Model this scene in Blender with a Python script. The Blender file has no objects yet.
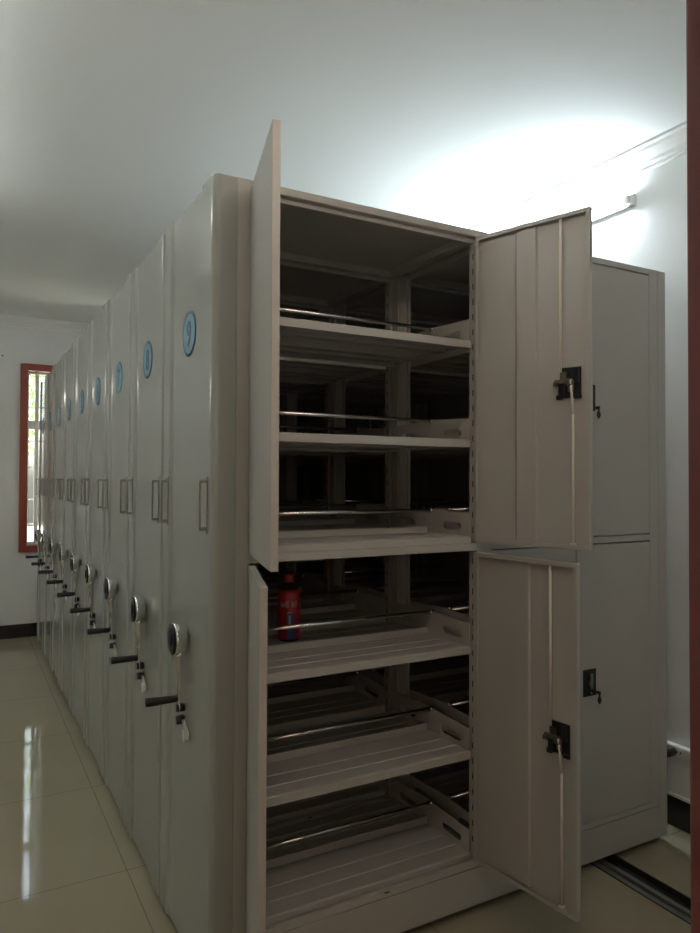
import bpy, bmesh, math, random
from mathutils import Vector, Matrix
random.seed(4)
C = bpy.context.scene.collection
PI = math.pi
R = math.radians

# ------------------------------------------------------------------ materials
def new_mat(name):
    m = bpy.data.materials.new(name); m.use_nodes = True
    nt = m.node_tree; b = nt.nodes['Principled BSDF']
    return m, nt, b

def mat(name, col, rough=.5, metal=0., noise=0., nscale=30., bump=0., bscale=200., coat=0., spec=.5, rvar=0., **kw):
    m, nt, b = new_mat(name)
    b.inputs['Base Color'].default_value = (*col, 1)
    b.inputs['Roughness'].default_value = rough
    b.inputs['Metallic'].default_value = metal
    b.inputs['Specular IOR Level'].default_value = spec
    b.inputs['Coat Weight'].default_value = coat
    tc = nt.nodes.new('ShaderNodeTexCoord')
    if noise or rvar:
        n = nt.nodes.new('ShaderNodeTexNoise'); n.inputs['Scale'].default_value = nscale; n.inputs['Detail'].default_value = 4
        nt.links.new(tc.outputs['Object'], n.inputs['Vector'])
        if noise:
            mx = nt.nodes.new('ShaderNodeMix'); mx.data_type = 'RGBA'
            mx.inputs['A'].default_value = (*[c * (1 - noise) for c in col], 1)
            mx.inputs['B'].default_value = (*[min(1, c * (1 + noise)) for c in col], 1)
            nt.links.new(n.outputs['Fac'], mx.inputs['Factor']); nt.links.new(mx.outputs['Result'], b.inputs['Base Color'])
        if rvar:
            mr = nt.nodes.new('ShaderNodeMapRange'); mr.inputs['To Min'].default_value = rough - rvar; mr.inputs['To Max'].default_value = rough + rvar
            nt.links.new(n.outputs['Fac'], mr.inputs['Value']); nt.links.new(mr.outputs['Result'], b.inputs['Roughness'])
    if bump:
        n2 = nt.nodes.new('ShaderNodeTexNoise'); n2.inputs['Scale'].default_value = bscale; n2.inputs['Detail'].default_value = 3
        nt.links.new(tc.outputs['Object'], n2.inputs['Vector'])
        bp = nt.nodes.new('ShaderNodeBump'); bp.inputs['Strength'].default_value = bump; bp.inputs['Distance'].default_value = .002
        nt.links.new(n2.outputs['Fac'], bp.inputs['Height']); nt.links.new(bp.outputs['Normal'], b.inputs['Normal'])
    return m

def emit(name, col, s):
    m, nt, b = new_mat(name)
    b.inputs['Base Color'].default_value = (.9, .9, .9, 1)
    b.inputs['Emission Color'].default_value = (*col, 1); b.inputs['Emission Strength'].default_value = s
    return m

STEEL = mat('powder_coated_steel', (.44, .425, .39), .36, noise=.02, nscale=3, rvar=.03)
PANELSTEEL = mat('glossy_panel_steel', (.355, .362, .332), .145, noise=.02, nscale=3, rvar=.02)
RODSTEEL = mat('locking_rod_zinc', (.72, .68, .60), .5)
KEYSILVER = mat('key_silver', (.72, .71, .67), .4, metal=.5)
CHROME = mat('chrome', (.82, .82, .81), .12, metal=1, rvar=.03)
NICKEL = mat('dull_nickel', (.36, .35, .31), .35, metal=1)
BLACK = mat('black_plastic', (.012, .012, .013), .38, bump=.02)
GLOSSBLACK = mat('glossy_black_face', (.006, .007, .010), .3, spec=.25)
CAPBLUE = mat('dark_blue_cap', (.010, .012, .03), .3, spec=.3)
SLOT = mat('dark_slot', (.01, .01, .01), .8)
GAPSHADE = mat('gap_shade_dark', (.035, .03, .027), .8)
BRASS = mat('zinc_plated_cam', (.24, .22, .16), .45, metal=1)
BADGE = mat('badge_light_blue', (.17, .34, .42), .45)
BADGERIM = mat('badge_blue_ink', (.012, .06, .13), .45)
CEIL = mat('ceiling_white_paint', (.80, .815, .80), .9, noise=.015, nscale=2)
WALL = mat('wall_white_paint', (.78, .79, .78), .88, noise=.015, nscale=2)
CORNICE = mat('cornice_plaster', (.82, .82, .80), .8, noise=.01)
SKIRT = mat('black_skirting', (.012, .012, .013), .25, rvar=.05)
REDWOOD = mat('red_brown_window_wood', (.25, .045, .022), .4, noise=.25, nscale=14, coat=.2)
JAMBWOOD = mat('dark_red_door_wood', (.115, .030, .027), .42, noise=.25, nscale=25, bump=.1, bscale=90, coat=.15)
WHITEPAINT = mat('white_window_paint', (.72, .71, .66), .5, noise=.02)
WHITEPLASTIC = mat('white_plastic', (.78, .78, .75), .45, noise=.02)
GREYMETAL = mat('grey_grille_metal', (.42, .42, .39), .5, noise=.05)
RAIL = mat('rail_steel', (.20, .22, .20), .5, metal=.3, noise=.1, nscale=40)
RAILDARK = mat('rail_channel_dark', (.018, .02, .018), .6)
LAMP = emit('tube_glow', (.79, .91, 1.0), 150)
AISLEFILL = emit('fill_glow_neutral', (.97, 1.0, .96), 21)
FRONTFILL = emit('fill_glow_warm', (1.0, .81, .67), 22)
LEFTFILL = emit('fill_glow_soft', (1.0, .98, .92), 42)
RED = mat('red_bottle_label', (.36, .012, .02), .4, noise=.08, nscale=40)
REDCAP = mat('red_bottle_cap', (.40, .015, .03), .4)
COLA = mat('dark_drink', (.012, .005, .004), .1, coat=.5)
BLUE = mat('blue_label_patch', (.04, .10, .26), .4, noise=.2, nscale=60)
PALE = mat('pale_label_marks', (.55, .50, .48), .5)
LEAF = mat('leaf_green', (.11, .20, .035), .5, noise=.5, nscale=3)
BARK = mat('bark', (.12, .09, .06), .9, noise=.3, nscale=20)
CONCRETE = mat('pale_concrete', (.75, .72, .62), .9, noise=.06, nscale=2)
HALLWALL = mat('hall_wall_paint', (.62, .55, .46), .9, noise=.02)

def floor_mat():
    m, nt, b = new_mat('polished_beige_tile')
    L = nt.links.new
    b.inputs['Specular IOR Level'].default_value = .32
    tc = nt.nodes.new('ShaderNodeTexCoord')
    mp = nt.nodes.new('ShaderNodeMapping'); mp.inputs['Location'].default_value = (.045, -.03, 0)
    L(tc.outputs['Object'], mp.inputs['Vector'])
    br = nt.nodes.new('ShaderNodeTexBrick'); br.offset = 0; br.squash = 1
    br.inputs['Scale'].default_value = 1; br.inputs['Brick Width'].default_value = .8; br.inputs['Row Height'].default_value = .8
    br.inputs['Mortar Size'].default_value = .0022; br.inputs['Mortar Smooth'].default_value = .1
    L(mp.outputs['Vector'], br.inputs['Vector'])
    n = nt.nodes.new('ShaderNodeTexNoise'); n.inputs['Scale'].default_value = 2.5; n.inputs['Detail'].default_value = 6
    L(tc.outputs['Object'], n.inputs['Vector'])
    cr = nt.nodes.new('ShaderNodeMix'); cr.data_type = 'RGBA'
    cr.inputs['A'].default_value = (.34, .305, .215, 1); cr.inputs['B'].default_value = (.40, .36, .255, 1)
    L(n.outputs['Fac'], cr.inputs['Factor'])
    mx = nt.nodes.new('ShaderNodeMix'); mx.data_type = 'RGBA'; mx.inputs['B'].default_value = (.22, .20, .16, 1)
    L(cr.outputs['Result'], mx.inputs['A']); L(br.outputs['Fac'], mx.inputs['Factor']); L(mx.outputs['Result'], b.inputs['Base Color'])
    mr = nt.nodes.new('ShaderNodeMapRange'); mr.inputs['To Min'].default_value = .035; mr.inputs['To Max'].default_value = .075
    L(n.outputs['Fac'], mr.inputs['Value']); L(mr.outputs['Result'], b.inputs['Roughness'])
    bp = nt.nodes.new('ShaderNodeBump'); bp.invert = True; bp.inputs['Strength'].default_value = .3; bp.inputs['Distance'].default_value = .001
    L(br.outputs['Fac'], bp.inputs['Height']); L(bp.outputs['Normal'], b.inputs['Normal'])
    return m
FLOOR = floor_mat()

def glass_mat():
    m, nt, b = new_mat('window_glass')
    for n in list(nt.nodes):
        if n.type != 'OUTPUT_MATERIAL': nt.nodes.remove(n)
    out = [n for n in nt.nodes if n.type == 'OUTPUT_MATERIAL'][0]
    t = nt.nodes.new('ShaderNodeBsdfTransparent'); t.inputs['Color'].default_value = (.93, .95, .93, 1)
    g = nt.nodes.new('ShaderNodeBsdfGlossy'); g.inputs['Roughness'].default_value = .02
    f = nt.nodes.new('ShaderNodeFresnel'); f.inputs['IOR'].default_value = 1.45
    mx = nt.nodes.new('ShaderNodeMixShader')
    nt.links.new(f.outputs[0], mx.inputs[0]); nt.links.new(t.outputs[0], mx.inputs[1]); nt.links.new(g.outputs[0], mx.inputs[2])
    nt.links.new(mx.outputs[0], out.inputs[0])
    return m
GLASS = glass_mat()

# ------------------------------------------------------------------ mesh helpers
def box(bm, a, b, mi=0):
    (x0, y0, z0), (x1, y1, z1) = a, b
    x0, x1 = min(x0, x1), max(x0, x1); y0, y1 = min(y0, y1), max(y0, y1); z0, z1 = min(z0, z1), max(z0, z1)
    v = [bm.verts.new(p) for p in ((x0,y0,z0),(x1,y0,z0),(x1,y1,z0),(x0,y1,z0),(x0,y0,z1),(x1,y0,z1),(x1,y1,z1),(x0,y1,z1))]
    for f in ((0,3,2,1),(4,5,6,7),(0,1,5,4),(1,2,6,5),(2,3,7,6),(3,0,4,7)):
        bm.faces.new([v[i] for i in f]).material_index = mi

def prism(bm, pts, axis, t0, t1, mi=0):
    """closed polygon pts in the two other axes, extruded along axis from t0 to t1"""
    def P(u, w, t):
        return {'x': (t, u, w), 'y': (u, t, w), 'z': (u, w, t)}[axis]
    a = [bm.verts.new(P(u, w, t0)) for u, w in pts]; b = [bm.verts.new(P(u, w, t1)) for u, w in pts]
    n = len(pts)
    fs = [bm.faces.new(a[::-1]), bm.faces.new(b)]
    for i in range(n):
        fs.append(bm.faces.new((a[i], a[(i+1) % n], b[(i+1) % n], b[i])))
    for f in fs: f.material_index = mi
    return fs

def tube(bm, p, q, r0, r1=None, n=16, mi=0, caps=True):
    p, q = Vector(p), Vector(q); r1 = r0 if r1 is None else r1
    d = (q - p).normalized(); u = d.orthogonal().normalized(); w = d.cross(u)
    A = [bm.verts.new(p + (u*math.cos(2*PI*i/n) + w*math.sin(2*PI*i/n))*r0) for i in range(n)]
    B = [bm.verts.new(q + (u*math.cos(2*PI*i/n) + w*math.sin(2*PI*i/n))*r1) for i in range(n)]
    for i in range(n):
        f = bm.faces.new((A[i], A[(i+1) % n], B[(i+1) % n], B[i])); f.material_index = mi; f.smooth = True
    if caps:
        bm.faces.new(A[::-1]).material_index = mi; bm.faces.new(B).material_index = mi

def lathe(bm, prof, org, axis='z', n=28, mi=0, mis=None):
    """prof: list of (radius, height) along axis"""
    rings = []
    for r, h in prof:
        ring = []
        for i in range(n):
            c, s = math.cos(2*PI*i/n)*r, math.sin(2*PI*i/n)*r
            p = {'z': (c, s, h), 'x': (h, c, s), 'y': (c, h, s)}[axis]
            ring.append(bm.verts.new(Vector(org) + Vector(p)))
        rings.append(ring)
    for k in range(len(rings) - 1):
        for i in range(n):
            f = bm.faces.new((rings[k][i], rings[k][(i+1) % n], rings[k+1][(i+1) % n], rings[k+1][i]))
            f.material_index = mis[k] if mis else mi; f.smooth = True
    for ring in (rings[0][::-1], rings[-1]):
        if prof[0][0] > 1e-5: bm.faces.new(ring).material_index = (mis[0] if ring[0] in rings[0] else mis[-1]) if mis else mi

def obj(name, bm, mats, parent=None, bevel=0, seg=2, loc=None):
    bmesh.ops.remove_doubles(bm, verts=bm.verts, dist=1e-6)
    bmesh.ops.recalc_face_normals(bm, faces=bm.faces)
    me = bpy.data.meshes.new(name); bm.to_mesh(me); bm.free()
    for m in (mats if isinstance(mats, (list, tuple)) else [mats]): me.materials.append(m)
    o = bpy.data.objects.new(name, me); C.objects.link(o)
    if parent: o.parent = parent
    if loc: o.location = loc
    if bevel:
        md = o.modifiers.new('bevel', 'BEVEL'); md.width = bevel; md.segments = seg; md.limit_method = 'ANGLE'; md.angle_limit = R(40)
    return o

def mesh_obj(name, me, mats, parent=None):
    o = bpy.data.objects.new(name, me); C.objects.link(o)
    for m in (mats if isinstance(mats, (list, tuple)) else [mats]): me.materials.append(m)
    if parent: o.parent = parent
    return o

def BM(): return bmesh.new()
def empty(name, loc=(0,0,0), parent=None):
    o = bpy.data.objects.new(name, None); C.objects.link(o); o.location = loc; o.empty_display_size = .1
    if parent: o.parent = parent
    return o
def tag(o, label, cat, group=None, kind=None):
    o['label'] = label; o['category'] = cat
    if group: o['group'] = group
    if kind: o['kind'] = kind
    return o
def struct(o):
    o['kind'] = 'structure'; return o

# ------------------------------------------------------------------ room
WX, WF, WN, WL, CZ = 2.045, 5.20, -1.38, -2.7, 2.92     # right wall, far wall, front wall (room side), left wall, ceiling
DL, DR = -.93, .1075                                       # doorway in the front wall
HN = -1.62                                                # hall side of the front wall
RX0, RX1 = 1.50, 1.632                                    # rail channel in the floor

bm = BM()
for a, b in (((WL, HN), (RX0, WF)), ((RX1, HN), (WX, WF))):
    box(bm, (a[0], a[1], -.06), (b[0], b[1], 0))
box(bm, (RX0, HN, -.06), (RX1, WF, -.022))
struct(obj('floor', bm, FLOOR))
bm = BM(); box(bm, (WL-.2, HN, CZ), (WX+.2, WF+.2, CZ+.1)); struct(obj('ceiling', bm, CEIL))
bm = BM(); box(bm, (WX, HN, -.06), (WX+.2, WF+.2, CZ)); struct(obj('wall_right', bm, WALL))
bm = BM(); box(bm, (WL-.2, HN, -.06), (WL, WF+.2, CZ)); struct(obj('wall_left', bm, WALL))
# far wall with window opening
WX0, WX1, WZ0, WZ1 = -.135, 1.17, .775, 2.50
bm = BM()
box(bm, (WL, WF, -.06), (WX0, WF+.2, CZ)); box(bm, (WX1, WF, -.06), (WX, WF+.2, CZ))
box(bm, (WX0, WF, -.06), (WX1, WF+.2, WZ0)); box(bm, (WX0, WF, WZ1), (WX1, WF+.2, CZ))
struct(obj('wall_far', bm, WALL))
# front wall with the doorway the photo is taken through
bm = BM()
box(bm, (WL, HN, 0), (DL-.06, WN, CZ)); box(bm, (DR+.06, HN, 0), (WX, WN, CZ)); box(bm, (DL-.06, HN, 2.16), (DR+.06, WN, CZ))
struct(obj('wall_front', bm, WALL))
bm = BM()
for s, x in ((1, DR), (-1, DL)):
    box(bm, (x, HN-.012, 0), (x+s*.06, WN+.012, 2.16))                     # jamb lining
    box(bm, (x-s*.006, WN-.03, 0), (x+s*.02, WN+.014, 2.10))               # stop bead
    box(bm, (x+s*.045, HN-.022, 0), (x+s*.12, HN-.001, 2.22))               # hall side casing
    box(bm, (x+s*.045, WN+.001, 0), (x+s*.12, WN+.022, 2.22))               # room side casing
box(bm, (DL-.06, HN-.012, 2.10), (DR+.06, WN+.012, 2.16))
struct(obj('door_1', bm, JAMBWOOD, bevel=.003))

def cornice_prof(d):   # (depth from wall, z)
    return [(0, CZ), (.075, CZ), (.075, CZ-.012), (.062, CZ-.018), (.058, CZ-.03), (.030, CZ-.062), (.026, CZ-.075), (.012, CZ-.080), (.012, CZ-.092), (0, CZ-.096)]
bm = BM(); prism(bm, [(WX - u, z) for u, z in cornice_prof(0)], 'y', WN, WF); struct(obj('trim_1', bm, CORNICE))
bm = BM(); prism(bm, [(WF - u, z) for u, z in cornice_prof(0)], 'x', WL, WX - .0); struct(obj('trim_2', bm, CORNICE))
bm = BM(); prism(bm, [(WL + u, z) for u, z in cornice_prof(0)], 'y', WN, WF); struct(obj('trim_3', bm, CORNICE))
def skirting(name, a, b, tdir):
    bm = BM()
    (x0, y0), (x1, y1) = a, b
    box(bm, (x0, y0, 0), (x1, y1, .122), 0)
    struct(obj(name, bm, SKIRT))
skirting('baseboard_right', (WX-.012, WN+.03), (WX, WF), 0)
skirting('baseboard_far', (WL, WF-.012), (WX-.012, WF), 0)
skirting('baseboard_left', (WL, WN), (WL+.012, WF-.012), 0)
bm = BM(); box(bm, (WX-.014, WN+.03, .1225), (WX, WF-.02, .136)); struct(obj('trim_4', bm, CORNICE, bevel=.003))

# hall behind the camera (closed, dim)
bm = BM()
HX0, HX1, HY = -2.4, 1.4, -4.2
box(bm, (HX0, HY, -.06), (HX1, HN, 0)); struct(obj('floor', bm, FLOOR))
bm = BM(); box(bm, (HX0, HY, 2.7), (HX1, HN, 2.8)); struct(obj('ceiling', bm, HALLWALL))
for nm, a, b in (('wall_hall_left', (HX0-.1, HY, 0), (HX0, HN, 2.7)), ('wall_hall_right', (HX1, HY, 0), (HX1+.1, HN, 2.7)), ('wall_hall_back', (HX0-.1, HY-.1, 0), (HX1+.1, HY, 2.7))):
    bm = BM(); box(bm, a, b); struct(obj(nm, bm, HALLWALL))

# ------------------------------------------------------------------ window
win = struct(empty('window_1', (WX0, WF, WZ0)))
def wl(x, y, z): return (x-WX0, y-WF, z-WZ0)
bm = BM()
F = .062
box(bm, wl(WX0, WF-.03, WZ0), wl(WX0+F, WF+.10, WZ1)); box(bm, wl(WX1-F, WF-.03, WZ0), wl(WX1, WF+.10, WZ1))
box(bm, wl(WX0+F, WF-.03, WZ1-F), wl(WX1-F, WF+.10, WZ1)); box(bm, wl(WX0+F, WF-.03, WZ0), wl(WX1-F, WF+.10, WZ0+F*.95))
obj('window_frame', bm, REDWOOD, win, bevel=.004)
ix0, ix1, iz0, iz1 = WX0+F, WX1-F, WZ0+F*.95, WZ1-F
bm = BM()
t = .018
for x0, x1 in ((ix0, ix0+t), (ix1-t, ix1), (-.005, .030), (.50, .555), (.53+.3, .53+.34)):
    box(bm, wl(x0, WF+.06, iz0), wl(x1, WF+.095, iz1))
for z0, z1 in ((iz0, iz0+t*1.6), (iz1-t, iz1), (1.905, 1.985)):
    box(bm, wl(ix0, WF+.062, z0), wl(ix1, WF+.093, z1))
obj('sash', bm, WHITEPAINT, win, bevel=.003)
bm = BM(); box(bm, wl(ix0+.005, WF+.076, iz0+.005), wl(ix1-.005, WF+.079, iz1-.005)); obj('pane', bm, GLASS, win)
bm = BM()
for z in (1.02, 1.25, 1.55, 1.80, 2.12): box(bm, wl(ix0, WF+.150, z-.008), wl(ix1, WF+.162, z+.008))
for k in range(8):
    x = ix0+.10+.15*k; tube(bm, wl(x, WF+.156, iz0-.06), wl(x, WF+.156, iz1+.06), .006, n=8)
obj('grille', bm, GREYMETAL, win)

# ------------------------------------------------------------------ shelving units
P, D, H, ZB = .5477, .532, 2.30, .03
LEV = [.190, .531, .885, 1.257, 1.586, 1.926]
BAY = [(.107, .924), (.985, 1.80)]
UPZ = (1.242, 2.272); LOZ = (.180, 1.208)

def stadium(cx, cz, w, h, n=8):
    pts = []; r = h/2
    for i in range(n+1):
        a = -PI/2 + PI*i/n; pts.append((cx + w/2 - r + r*math.cos(a), cz + r*math.sin(a)))
    for i in range(n+1):
        a = PI/2 + PI*i/n; pts.append((cx - w/2 + r + r*math.cos(a), cz + r*math.sin(a)))
    return pts

def plate_mesh(outer, holes, th):
    """2-D filled curve with holes -> mesh lying in XY, thickness th"""
    cu = bpy.data.curves.new('p', 'CURVE'); cu.dimensions = '2D'; cu.fill_mode = 'BOTH'; cu.extrude = th/2
    for pl in [outer] + holes:
        s = cu.splines.new('POLY'); s.points.add(len(pl)-1); s.use_cyclic_u = True
        for q, (x, y) in zip(s.points, pl): q.co = (x, y, 0, 1)
    o = bpy.data.objects.new('p', cu); C.objects.link(o)
    bpy.context.view_layer.update()
    me = bpy.data.meshes.new_from_object(o.evaluated_get(bpy.context.evaluated_depsgraph_get()))
    bpy.data.objects.remove(o); me.materials.clear()
    return me

def text_mesh(s, size, th):
    cu = bpy.data.curves.new('t', 'FONT'); cu.body = s; cu.size = size; cu.offset = .0018; cu.extrude = th/2; cu.align_x = 'CENTER'; cu.align_y = 'CENTER'
    o = bpy.data.objects.new('t', cu); C.objects.link(o)
    bpy.context.view_layer.update()
    me = bpy.data.meshes.new_from_object(o.evaluated_get(bpy.context.evaluated_depsgraph_get()))
    bpy.data.objects.remove(o); me.materials.clear()
    # centre on its true bounds
    xs = [v.co.x for v in me.vertices]; ys = [v.co.y for v in me.vertices]
    off = Vector(((min(xs)+max(xs))/2, (min(ys)+max(ys))/2, 0))
    for v in me.vertices: v.co -= off
    return me
# rotation that puts a drawing in XY onto a face looking towards -X, reading left to right from there
FACE_NX = Matrix(((0,0,-1),(-1,0,0),(0,1,0)))

def shelf_profile(rear=False):
    # (y, z) relative to shelf top, front half of the double-sided shelf
    p = [(.026, -.024), (.026, .0), (.031, .003), (.036, 0.),
         (.095, 0), (.0975, .0022), (.100, 0), (.165, 0), (.1675, .0022), (.170, 0), (.246, 0), (.246, .020), (.256, .020), (.256, -.014), (.2535, -.014), (.2535, -.003),
         (.200, -.003), (.198, -.016), (.165, -.016), (.163, -.003), (.115, -.003), (.113, -.016), (.080, -.016), (.078, -.003), (.0285, -.003), (.0285, -.021), (.040, -.021), (.040, -.024)]
    if rear: return [(D - y, z) for y, z in p]
    out = []                                   # the front half ends flat, without the upturned lip
    for y, z in p:
        if (y, z) in ((.246, .020), (.246, 0)): continue
        out.append((.262, 0) if (y, z) == (.256, .020) else (.262 if y > .2555 else y, z))
    return out

def make_door(name, z0, z1, right, L, lock, rods):
    """origin on the hinge line; closed leaf runs along +x (left door) or -x (right door); inner face towards +y"""
    s = -1 if right else 1
    h = z1 - z0; bm = BM()
    def bx(a, b, mi=0): box(bm, (s*a[0], a[1], a[2]), (s*b[0], b[1], b[2]), mi)
    bx((.001, 0, 0), (L, .0015, h))
    for a, b in (((.001, .0015, 0), (.0025, .019, h)), ((L-.0015, .0015, 0), (L, .019, h)), ((.0025, .0015, 0), (L-.0015, .019, .0015)), ((.0025, .0015, h-.0015), (L-.0015, .019, h))):
        bx(a, b)
    for a, b in (((.0025, .0175, .0015), (.014, .019, h-.0015)), ((L-.013, .0175, .0015), (L-.0015, .019, h-.0015)), ((.014, .0175, .0015), (L-.013, .019, .013)), ((.014, .0175, h-.013), (L-.013, .019, h-.0015))):
        bx(a, b)
    o = obj(name, bm, STEEL, bevel=.0008, seg=1)
    bm = BM()
    prism(bm, [(s*.150, .0015), (s*.151, .011), (s*.219, .011), (s*.222, .0015)], 'z', .014, h-.014)
    bx((.1450, .0015, .016), (.1495, .004, h-.016), 1)
    obj('stiffener', bm, [STEEL, SLOT], o)
    if not lock: return o
    lz0, lz1 = lock[0]-z0, lock[1]-z0; lx0, lx1 = .297, .367; lm = (lz0+lz1)/2
    bm = BM()
    bx((lx0, .0015, lz0), (lx1, .006, lz1)); bx((lx0+.004, .006, lz0+.004), (lx0+.026, .022, lm+.006)); bx((lx0-.006, .006, lz0-.004), (lx0+.012, .016, lz0+.010))
    bx((lx1-.018, .006, lz0-.004), (lx1+.004, .014, lz0+.008)); bx((lx1-.022, .006, lm), (lx1-.004, .016, lz1-.004))
    obj('lock_case', bm, BLACK, o, bevel=.001, seg=1)
    bm = BM()
    lathe(bm, [(.0001, .028), (.0125, .028), (.0135, .024), (.0135, .016), (.0001, .016)], (s*(lx0+.040), 0, lm-.002), 'y', 18)
    bx((lx0-.008, .018, lm-.004), (lx0+.032, .024, lm+.010)); bx((lx0+.036, .018, lm-.03), (lx0+.054, .024, lm))
    bx((lx0+.008, .012, lm+.006), (lx0+.030, .020, lm+.032)); bx((lx0-.010, .020, lm-.010), (lx0+.004, .030, lm+.002))
    obj('cam_plate', bm, BRASS, o, bevel=.001, seg=1)
    bm = BM(); tube(bm, (s*.304, .012, lm+.004), (s*.304, .012, h-.004), .0042, n=10); obj('locking_rod', bm, RODSTEEL, o)
    bm = BM(); tube(bm, (s*.344, .026, lm+.006), (s*.344, .012, lz0-.05), .004, n=10); tube(bm, (s*.344, .012, lz0-.05), (s*.344, .012, .012), .004, n=10)
    box(bm, (s*.344-.008, .003, .004), (s*.344+.008, .018, .018)); obj('locking_rod', bm, RODSTEEL, o)
    return o

def lock_plate(parent, x, z0, z1, y=-.004):
    bm = BM(); box(bm, (x, y, z0), (x+.066, 0, z1)); p = obj('lock_plate', bm, BLACK, parent, bevel=.002)
    bm = BM(); xm = x+.035; zm = (z0+z1)/2
    box(bm, (xm-.007, y-.008, zm-.022), (xm+.007, y, zm+.036)); box(bm, (xm-.013, y-.008, zm-.008), (xm+.004, y, zm+.012)); box(bm, (xm-.004, y-.004, z0+.008), (xm+.006, y, z0+.016))
    obj('thumb_turn', bm, NICKEL, p, bevel=.002)
    bm = BM(); tube(bm, (xm+.030, y-.004, z0+.012), (xm+.030, y-.018, z0+.012), .006, n=12)
    prism(bm, [(xm+.024, z0-.004), (xm+.036, z0-.004), (xm+.039, z0-.018), (xm+.030, z0-.030), (xm+.021, z0-.018)], 'y', y-.018, y-.014)
    box(bm, (xm+.027, y-.018, z0-.004), (xm+.033, y-.014, z0+.014))
    obj('key', bm, BLACK, p)

def build_interior(u, full=True):
    # base, top, right end panel
    bm = BM()
    x0, x1 = .069, 1.85
    for y0, y1 in ((0, .012), (D-.012, D)):
        box(bm, (x0, y0, ZB), (x1, y1, .153)); box(bm, (x0, y0, .156), (x1, y1, .177))
    box(bm, (x0+.002, .007, .1525), (x1-.002, .011, .1565), 1)
    box(bm, (x0, .012, ZB), (x0+.012, D-.012, .177)); box(bm, (x1-.012, .012, ZB), (x1, D-.012, .177)); box(bm, (x0+.012, .012, .150), (x1-.012, D-.012, .160))
    for x in (.57, .955): box(bm, (x-.009, -.0012, .168), (x+.009, .001, .1725), 1)
    obj('base_frame', bm, [STEEL, SLOT], u, bevel=.0012, seg=1)
    for wx in (.42, 1.566):
        for wy in (.11, .43):
            bm = BM(); tube(bm, (wx-.014, wy, .034), (wx+.014, wy, .034), .034, n=20); obj('wheel', bm, RAIL, u)
    bm = BM()
    for y0, y1 in ((0, .03), (D-.03, D)):
        box(bm, (.107, y0, 2.277), (1.80, y1, H))
    for y0, y1 in ((.022, .034), (D-.034, D-.022)): box(bm, (.107, y0, 2.262), (1.80, y1, 2.279))
    box(bm, (.107, .03, 2.288), (1.80, D-.03, H)); box(bm, (x0, .047, 2.288), (.107, D-.047, H)); box(bm, (1.80, .047, 2.288), (x1, D-.047, H))
    for a, b in BAY:
        for xx in (a+.002, b-.032): box(bm, (xx, .03, 2.262), (xx+.030, D-.03, 2.288))
    obj('top_panel', bm, STEEL, u, bevel=.0012, seg=1)
    bm = BM(); box(bm, (1.85, -.001, ZB), (1.899, D, H)); box(bm, (1.8985, .05, .08), (1.9025, D-.05, H-.06)); obj('end_panel', bm, STEEL, u, bevel=.004)
    # uprights
    def post(xa, xb, rear):
        bm = BM(); y = (lambda v: D - v) if rear else (lambda v: v)
        w = xb - xa
        pr = [(xa, 0), (xb, 0), (xb, .040), (xb-.006, .040), (xb-.006, .046), (xb-.014, .046), (xb-.014, .034)] + \
             ([(xa+.014, .034)] if w > .03 else []) + [(xa+.014, .046), (xa+.006, .046), (xa+.006, .040), (xa, .040)]
        prism(bm, [(px, y(py)) for px, py in pr], 'z', .177, H if xa < .1 or xa > 1.7 else 2.262)
        k = 0; z = .23
        while z < 2.25:
            for xx in (() if rear else (xa, xb)):
                box(bm, (xx-.0004, y(.019), z), (xx+.0004, y(.0235), z+.020), 1)
            z += .052
        obj('upright_post', bm, [STEEL, SLOT], u)
    for xa, xb in ((.069, .107), (.924, .985), (1.80, 1.85)):
        post(xa, xb, False); post(xa, xb, True)
    bm = BM(); box(bm, (.107, 0, 1.213), (1.80, .03, 1.237)); box(bm, (.924, -.0005, 1.205), (.985, .03, 1.245)); obj('middle_rail', bm, STEEL, u, bevel=.001, seg=1)
    # shelves
    for b, (a, e) in enumerate(BAY):
        for k, z in enumerate(LEV):
            for rear in (False, True):
                bm = BM(); prism(bm, shelf_profile(rear), 'x', a+.004, e-.004)
                o = obj('shelf', bm, STEEL, u, loc=(0, 0, z))
            if not full: continue
            for side in (0, 1):
                for rear in (0, 1):
                    o = mesh_obj('side_guard', GUARD[side, rear], [], u)
                    if not GUARD[side, rear].materials: GUARD[side, rear].materials.append(STEEL)
                    o.location = (a+.005 if side == 0 else e-.007, 0, z)
            o = bpy.data.objects.new('back_stop_rod', ROD); C.objects.link(o); o.parent = u; o.location = ((a+e)/2, .247, z+.082)
ROD = None
bm = BM(); hw = (.924-.107)/2 - .006
tube(bm, (-hw, 0, 0), (hw, 0, 0), .0068, n=16); tube(bm, (-hw, 0, 0), (-hw+.012, 0, 0), .0095, n=16); tube(bm, (hw-.012, 0, 0), (hw, 0, 0), .0095, n=16)
_o = obj('rod_source', bm, CHROME); ROD = _o.data; bpy.data.objects.remove(_o)
GUARD = {}
for side in (0, 1):
    for rear in (0, 1):
        y0, y1 = .030, .2695
        outer = [(y0, -.018), (y1, -.018), (y1, .086), (y0, .076)]
        hole = stadium(.128, .031, .108, .027)
        if rear: outer = [(D-a, b) for a, b in outer]; hole = [(D-a, b) for a, b in hole]
        me = plate_mesh(outer, [hole], .0022)
        me.transform(Matrix(((0,0,1,0),(1,0,0,0),(0,1,0,0),(0,0,0,1))))
        GUARD[side, rear] = me

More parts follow.
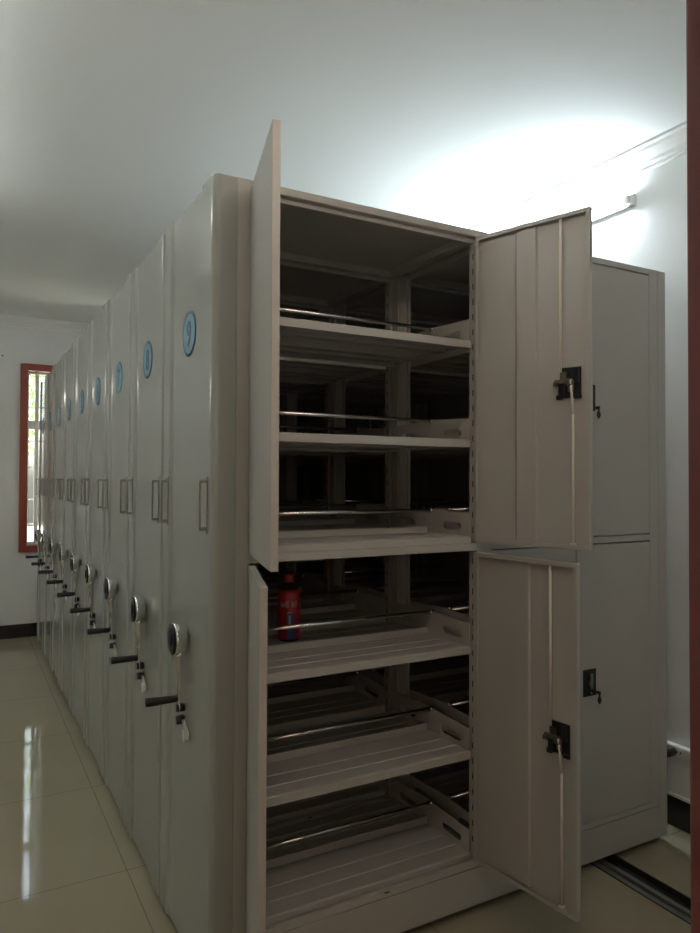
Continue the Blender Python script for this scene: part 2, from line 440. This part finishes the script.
# end panel with raised border strips
def panel_profile():
    pts = [(.069, 0), (.030, 0)]
    r = .022
    for i in range(7):
        a = -PI/2 - (PI/2)*i/6
        pts.append((r + r*math.cos(a) , r + r*math.sin(a)))
    pts += [(0, .105), (.009, .124), (.009, .436), (0, .452), (0, D-.004), (.004, D), (.069, D)]
    return pts
bm = BM(); prism(bm, panel_profile(), 'z', ZB, H)
_o = obj('panel_source', bm, PANELSTEEL); PANEL = _o.data; bpy.data.objects.remove(_o)
for p in PANEL.polygons: p.use_smooth = False

def build_face(u, number):
    ep = bpy.data.objects.new('end_panel', PANEL); C.objects.link(ep); ep.parent = u
    md = ep.modifiers.new('bevel', 'BEVEL'); md.width = .003; md.segments = 2; md.limit_method = 'ANGLE'; md.angle_limit = R(35)
    bm = BM(); box(bm, (.012, D+.0004, ZB+.01), (.05, P-.0006, H-.012)); obj('gap_shade_strip', bm, GAPSHADE, u)  # dark strip put in to paint the shade of the gap between units
    # number badge
    bm = BM(); n = 40; r = .0705; cy, cz, x = .258, 1.898, .009
    lathe(bm, [(r, 0), (r, -.0015), (r-.0095, -.0017), (.0001, -.0017)], (x, cy, cz), 'x', n, mis=[1, 1, 0])
    bmesh.ops.remove_doubles(bm, verts=bm.verts, dist=2e-4)
    bd = obj('number_badge', bm, [BADGE, BADGERIM], u)
    me = text_mesh(str(number), .108, .0008)
    me.transform(Matrix.Scale(.88, 4, Vector((1, 0, 0)))); me.transform(FACE_NX.to_4x4())
    t = mesh_obj('numeral', me, BADGERIM, bd); t.location = (x-.0022, cy, cz)
    # two pull handles
    for y in (.040, .462):
        bm = BM(); z0, z1, s = 1.312, 1.443, -.022
        box(bm, (s-.003, y-.0045, z0), (s+.003, y+.0045, z1)); box(bm, (-.0035, y-.005, z0), (.0005, y+.005, z1))
        for z in (z0, z1): box(bm, (s-.003, y-.006, z-.004), (.001, y+.006, z+.004))
        for z in (z0-.01, z1+.01): tube(bm, (.001, y, z), (-.003, y, z), .004, n=10)
        obj('pull_handle', bm, NICKEL, u, bevel=.0015)
    # crank
    cy, cz = .256, .966
    cw = empty('crank', (0, cy, cz), u)
    bm = BM()
    lathe(bm, [(.018, .0095), (.018, .0005), (.040, .0000), (.046, -.006), (.0505, -.030), (.0505, -.036), (.0475, -.037), (.0001, -.034)], (0, 0, 0), 'x', 36)
    obj('hub', bm, CHROME, cw)
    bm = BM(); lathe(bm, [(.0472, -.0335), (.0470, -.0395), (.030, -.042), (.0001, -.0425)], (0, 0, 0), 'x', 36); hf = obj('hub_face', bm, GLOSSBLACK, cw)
    bm = BM(); lathe(bm, [(.022, -.0415), (.021, -.045), (.0001, -.0465)], (0, 0, 0), 'x', 24); obj('hub_cap', bm, CAPBLUE, cw)
    bm = BM()   # arm: tapering forged bar from the hub down to the grip
    st = [(-.018, -.030, .034, .015), (-.018, -.055, .026, .014), (-.016, -.075, .015, .0115), (-.014, -.095, .012, .0105), (-.013, -.140, .0105, .0095), (-.014, -.178, .0105, .0095), (-.014, -.194, .008, .008)]
    rings = []
    for x, z, wy, wx in st:
        rings.append([bm.verts.new((x + wx*math.cos(2*PI*i/14), wy*math.sin(2*PI*i/14), z)) for i in range(14)])
    for k in range(len(rings)-1):
        for i in range(14):
            f = bm.faces.new((rings[k][i], rings[k][(i+1) % 14], rings[k+1][(i+1) % 14], rings[k+1][i])); f.smooth = True
    bm.faces.new(rings[0]); bm.faces.new(rings[-1])
    obj('crank_arm', bm, CHROME, cw)
    bm = BM(); lathe(bm, [(.008, -.018), (.0105, -.022), (.0115, -.050), (.013, -.108), (.0125, -.114), (.0001, -.116)], (0, 0, -.180), 'x', 20)
    obj('crank_grip', bm, BLACK, cw)
    # two little locks under the crank
    for y, z, key in ((.285, .748, 0), (.285, .710, 1)):
        bm = BM(); lathe(bm, [(.013, .0095), (.013, -.014), (.0115, -.016), (.0001, -.016)], (0, y, z), 'x', 18); lk = obj('lock', bm, BLACK, u)
        bm = BM()
        if key:
            box(bm, (-.002, y-.034, z-.003), (.002, y-.010, z+.003)); prism(bm, [(y-.030, z+.010), (y-.018, z-.002), (y-.050, z-.044), (y-.078, z-.040), (y-.082, z-.020)], 'x', -.001, .002)
            prism(bm, [(y-.046, z-.018), (y-.030, z-.018), (y-.036, z-.052), (y-.052, z-.052)], 'x', -.005, -.002)
        else:
            lathe(bm, [(.0135, -.006), (.0135, -.009), (.010, -.0095), (.010, -.006)], (0, y, z), 'x', 18)
        obj('key' if key else 'lock_ring', bm, KEYSILVER, lk)

def copy_tree(o, parent=None):
    c = o.copy(); C.objects.link(c)
    if parent: c.parent = parent; c.matrix_parent_inverse = o.matrix_parent_inverse
    for ch in list(o.children): copy_tree(ch, c)
    return c

GROUP = 'mobile shelving units in the row'
def new_unit(n): return empty('mobile_shelving_unit', (0, (9-n)*P, 0))
# the nearest unit, with doors
u9 = new_unit(9)
build_interior(u9); build_face(u9, 9)
# full interior template for 8 and 7, light one further back
def interior_copy(src, dst, names):
    for ch in list(src.children):
        if ch.name.split('.')[0] in names and not (ch.name.split('.')[0] == 'end_panel' and ch.data == PANEL):
            copy_tree(ch, dst)
FULL = ('base_frame', 'wheel', 'top_panel', 'end_panel', 'upright_post', 'middle_rail', 'shelf', 'side_guard', 'back_stop_rod')
LIGHT = ('base_frame', 'wheel', 'top_panel', 'end_panel', 'upright_post', 'middle_rail', 'shelf')
units = {9: u9}
for n in range(8, 0, -1):
    u = new_unit(n); units[n] = u
    interior_copy(u9, u, FULL if n >= 7 else LIGHT); build_face(u, n)
bm = BM(); box(bm, (.072, D-.004, .177), (1.848, D-.001, 2.262)); obj('back_panel', bm, STEEL, units[1])
words = {9: 'beige steel shelving unit with four open doors and blue number 9 badge, nearest of row',
         8: 'beige steel mobile shelving unit bearing a blue number 8 badge, directly behind the open unit',
         7: 'beige steel mobile shelving unit bearing a blue number 7 badge, third from the front',
         6: 'beige steel mobile shelving unit bearing a blue number 6 badge, fourth from the front',
         5: 'beige steel mobile shelving unit bearing a blue number 5 badge, middle of the row',
         4: 'beige steel mobile shelving unit bearing a blue number 4 badge, fourth from the window',
         3: 'beige steel mobile shelving unit bearing a blue number 3 badge, third from the window',
         2: 'beige steel mobile shelving unit bearing a blue number 2 badge, second from the window',
         1: 'beige steel mobile shelving unit with number 1 badge, last in row beside the window'}
for n, u in units.items(): tag(u, words[n], 'shelving unit', GROUP)

# doors of the nearest unit
LW = .402
d = make_door('door', *UPZ, False, LW, None, None); d.parent = u9; d.location = (.107, -.001, UPZ[0]); d.rotation_euler.z = -R(103.9)
d = make_door('door', *LOZ, False, LW, None, None); d.parent = u9; d.location = (.107, -.001, LOZ[0]); d.rotation_euler.z = -R(107.3)
d = make_door('door', *UPZ, True, LW, (1.703, 1.797), 1); d.parent = u9; d.location = (.929, -.001, UPZ[0]); d.rotation_euler.z = R(107.9)
d = make_door('door', *LOZ, True, LW, (.636, .730), 1); d.parent = u9; d.location = (.929, -.001, LOZ[0]); d.rotation_euler.z = R(97.5)
for (z0, z1), lk in ((UPZ, (1.712, 1.812)), (LOZ, (.647, .747))):
    d = make_door('door', z0, z1, False, LW, None, None); d.parent = u9; d.location = (.986, -.001, z0)
    d = make_door('door', z0, z1, True, LW, None, None); d.parent = u9; d.location = (1.799, -.001, z0)
    lock_plate(d, 1.424-1.799, lk[0]-z0, lk[1]-z0)

# ------------------------------------------------------------------ bottle on the fourth shelf
bt = tag(empty('drink_bottle', (.412, .40, .8875)), 'red bottle with red cap and blue picture, standing on shelf behind the chrome rod', 'bottle')
bm = BM(); lathe(bm, [(.0001, 0), (.034, 0), (.039, .006), (.039, .170), (.036, .180), (.026, .192), (.0155, .199), (.0155, .206), (.0001, .206)], (0, 0, 0), 'z', 32); obj('bottle_body', bm, COLA, bt)
bm = BM(); lathe(bm, [(.0392, .008), (.0398, .010), (.0398, .168), (.0365, .1795)], (0, 0, 0), 'z', 40)
lab = obj('label_wrap', bm, RED, bt)
bm = BM(); lathe(bm, [(.0165, .203), (.018, .205), (.018, .226), (.0165, .229), (.0001, .229)], (0, 0, 0), 'z', 24); obj('cap', bm, REDCAP, bt)
def wrap_patch(bm, pts, r, ang0, mi=0):
    vs = []
    for a, z in pts: vs.append(bm.verts.new((r*math.cos(ang0 + a/r), r*math.sin(ang0 + a/r), z)))
    bm.faces.new(vs).material_index = mi
ang = math.atan2(-2.262, -1.025)
def strip(bm, a0, a1, z0f, z1f, r, n=12):
    prev = None
    for i in range(n+1):
        a = a0 + (a1-a0)*i/n; th = ang + a/r
        cur = [bm.verts.new((r*math.cos(th), r*math.sin(th), z0f(a))), bm.verts.new((r*math.cos(th), r*math.sin(th), z1f(a)))]
        if prev: bm.faces.new((prev[0], cur[0], cur[1], prev[1]))
        prev = cur
bm = BM(); strip(bm, -.007, .026, lambda a: .012, lambda a: .100 - 26*(a-.004)**2*2 - (.02 if a > .018 else 0), .0400); obj('blue_picture', bm, BLUE, lab)
bm = BM()
for k, (a, h) in enumerate(((-.030, .018), (-.024, .014), (-.019, .016), (-.014, .020), (-.008, .022), (-.004, .024), (.010, .018), (.014, .020), (.020, .016), (.026, .022))):
    strip(bm, a, a+.0022, lambda q, h=h: .120, lambda q, h=h: .120+h, .0401, 2)
strip(bm, -.006, .012, lambda a: .100 - 52*(a-.004)**2, lambda a: .104 - 52*(a-.004)**2, .0402)
strip(bm, .000, .006, lambda a: .060, lambda a: .092, .0402, 3)
obj('label_lettering', bm, PALE, lab)

# ------------------------------------------------------------------ lamp, added fill lamps, floor rail, power strip, nail
lz = 2.712
def tube_lamp(loc, rz, label, glow):
    lp = tag(empty('tube_lamp', loc), label, 'lamp'); lp.rotation_euler.z = rz
    bm = BM(); box(bm, (-.022, 0, -.022), (0, 1.28, .004)); obj('batten', bm, WHITEPLASTIC, lp, bevel=.002)
    for y0, y1 in ((.0, .030), (1.25, 1.28)):
        bm = BM(); box(bm, (-.050, y0+.004, -.012), (-.010, y1, .022)); box(bm, (-.026, y0-.006, -.022), (0, y1, .028)); obj('lamp_holder', bm, WHITEPLASTIC, lp, bevel=.006, seg=3)
    bm = BM(); tube(bm, (-.036, .030, .004), (-.036, 1.25, .004), .0135, n=20); obj('tube', bm, glow, lp)
tube_lamp((WX, .255, lz), 0, 'lit white fluorescent tube lamp on the right wall below the cornice', LAMP)
def fill_pendant(loc, label):  # added lamp, out of view, to brighten end panels and ceiling
    lp = tag(empty('fill_pendant_lamp', loc), label, 'lamp', None)
    bm = BM(); prism(bm, [(-.012, .036), (-.010, .05), (.010, .05), (.012, .036)], 'y', 0, 1.28); obj('batten', bm, WHITEPLASTIC, lp, bevel=.002)
    for y0, y1 in ((0, .03), (1.25, 1.28)):
        bm = BM(); box(bm, (-.02, y0, -.018), (.02, y1, .03)); obj('lamp_holder', bm, WHITEPLASTIC, lp, bevel=.004)
    bm = BM(); tube(bm, (0, .03, 0), (0, 1.25, 0), .0135, n=20); obj('tube', bm, AISLEFILL, lp)
    for y in (.2, 1.08):
        bm = BM(); tube(bm, (0, y, .05), (0, y, CZ-loc[2]), .003, n=8); obj('hanging_wire', bm, NICKEL, lp)
fill_pendant((-.85, -.36, 2.76), 'added unseen fill tube lamp hung on two wires over the aisle, nearer the doorway')
fill_pendant((-.85, 1.00, 2.76), 'added unseen fill tube lamp hung on two wires over the aisle, nearer the window')
tube_lamp((WL, 4.6, 2.30), PI, 'added unseen fill tube lamp on the left wall, across the aisle from the last units', LEFTFILL)  # added out of view to lift the far ceiling and far wall
tube_lamp((-.55, WN, 2.55), -PI/2, 'added unseen fill tube lamp on the front wall above the doorway', FRONTFILL)  # added out of view as warm fill on the front faces
fr = tag(empty('floor_rail', ((RX0+RX1)/2, 1.8, -.022)), 'dark steel rail in a floor channel running out from under the shelving', 'rail')
L0, L1 = WN+.02-1.8, WF-.02-1.8
bm = BM(); w = (RX1-RX0)/2
prism(bm, [(-w, 0), (w, 0), (w, .0235), (w-.006, .0235), (w-.006, .003), (-w+.006, .003), (-w+.006, .0235), (-w, .0235)], 'y', L0, L1); obj('channel', bm, RAILDARK, fr)
bm = BM(); box(bm, (-.012, L0, .003), (.008, L1, .020)); obj('rail_bar', bm, RAIL, fr, bevel=.002)
bm = BM(); box(bm, (-w+.008, L0, .003), (-.028, L1, .018)); obj('edge_strip', bm, RAIL, fr, bevel=.002)

ps = tag(empty('power_strip', (WX, -.35, .30)), 'white power strip with a black plug low on the right wall', 'power strip')
bm = BM(); box(bm, (-.030, 0, 0), (0, .62, .046)); obj('housing', bm, WHITEPLASTIC, ps, bevel=.004)
bm = BM(); lathe(bm, [(.019, -.030), (.019, -.062), (.015, -.070), (.0001, -.070)], (0, .410, .020), 'x', 20); tube(bm, (-.062, .410, .006), (-.058, .56, -.05), .005); obj('plug', bm, BLACK, ps)
bm = BM()
for y in (.05, .13, .21, .29, .37): 
    for dy in (0, .017): box(bm, (-.0310, y+dy, .018), (-.0295, y+dy+.005, .028))
obj('socket_slot', bm, SLOT, ps)
bm = BM(); tube(bm, (0, 0, 0), (0, -.012, 0), .006, n=10); nl = obj('nail', bm, SLOT, loc=(-.285, WF, 2.56)); tag(nl, 'small dark nail in the far wall left of the window', 'nail')

# ------------------------------------------------------------------ outside the window
bm = BM(); box(bm, (-9, WF+.2, -.4), (12, 26, -.3)); g = obj('ground', bm, CONCRETE); struct(g)
def tree(loc, n, rx, rz, zc, label):
    t = tag(empty('leafy_tree', loc), label, 'tree', 'trees outside the window')
    bm = BM(); tube(bm, (0, 0, 0), (.1, 0, zc), .10, .05, n=10)
    for k in range(5):
        a = k*1.3; tube(bm, (.06, 0, zc*.55 + .15*k), (rx*.7*math.cos(a), rx*.6*math.sin(a), zc + .2*k), .035, .012, n=6)
    obj('trunk', bm, BARK, t)
    bm = BM()
    for _ in range(n):
        while True:
            p = Vector((random.uniform(-1, 1), random.uniform(-1, 1), random.uniform(-1, 1)))
            if p.length < 1: break
        c = Vector((p.x*rx, p.y*rx, zc + p.z*rz)); u = Vector((random.gauss(0, 1), random.gauss(0, 1), random.gauss(0, .6))).normalized(); v = u.orthogonal().normalized(); s = random.uniform(.05, .11)
        bm.faces.new([bm.verts.new(c + q) for q in (-u*s, v*s*.45, u*s, -v*s*.45)])
    obj('foliage', bm, LEAF, t)
tree((1.3, 10.5, -.3), 2600, 1.9, 1.5, 3.4, 'green leafy tree outside, whose leaves show through the window')
tree((3.2, 17.0, -.3), 1800, 1.6, 2.0, 3.6, 'green leafy tree standing further off behind the window, mostly hidden by shelving')

# ------------------------------------------------------------------ light
w = bpy.data.worlds.new('sky'); bpy.context.scene.world = w; w.use_nodes = True
nt = w.node_tree; bg = nt.nodes['Background']
sky = nt.nodes.new('ShaderNodeTexSky'); sky.sky_type = 'NISHITA'; sky.sun_disc = False; sky.sun_elevation = R(55); sky.sun_rotation = R(120); sky.air_density = 1.2; sky.dust_density = 5
hs = nt.nodes.new('ShaderNodeHueSaturation'); hs.inputs['Saturation'].default_value = .45
nt.links.new(sky.outputs[0], hs.inputs['Color']); nt.links.new(hs.outputs[0], bg.inputs['Color']); bg.inputs['Strength'].default_value = 2.0

def hall_fill(loc, rot, w, h, e):  # added area light, warm fill in place of hall daylight; no window built
    ld = bpy.data.lights.new('hall_daylight_fill', 'AREA'); ld.shape = 'RECTANGLE'; ld.size = w; ld.size_y = h; ld.energy = e; ld.color = (1, .80, .64)
    lo = bpy.data.objects.new('hall_daylight_fill', ld); C.objects.link(lo); lo.location = loc; lo.rotation_euler = rot
hall_fill((HX0+.03, -2.75, 1.55), (0, R(-90), 0), 1.6, 1.7, 14)
hall_fill((-.9, HY+.03, 1.95), (R(90), 0, 0), 2.4, 1.0, 9)

# ------------------------------------------------------------------ camera
cd = bpy.data.cameras.new('camera'); co = bpy.data.objects.new('camera', cd); C.objects.link(co)
cd.sensor_fit = 'HORIZONTAL'; cd.sensor_width = 36; cd.lens = 36*700.46/700; cd.clip_start = .02
yaw, pit, rol = .50705515, .01838178, .00377639
fw = Vector((math.sin(yaw)*math.cos(pit), math.cos(yaw)*math.cos(pit), math.sin(pit)))
r = Vector((math.cos(yaw), -math.sin(yaw), 0)); up = r.cross(fw)
r2 = r*math.cos(rol) + up*math.sin(rol); u2 = -r*math.sin(rol) + up*math.cos(rol)
M = Matrix((r2, u2, -fw)).transposed().to_4x4(); M.translation = Vector((-.60142, -1.86246, 1.45111))
co.matrix_world = M
S = bpy.context.scene; S.camera = co
S.view_settings.view_transform = 'Standard'; S.view_settings.look = 'None'; S.view_settings.gamma = 1; S.view_settings.exposure = .2
S.view_settings.use_curve_mapping = False
S.cycles.use_denoising = True
S.cycles.max_bounces = 12; S.cycles.diffuse_bounces = 8
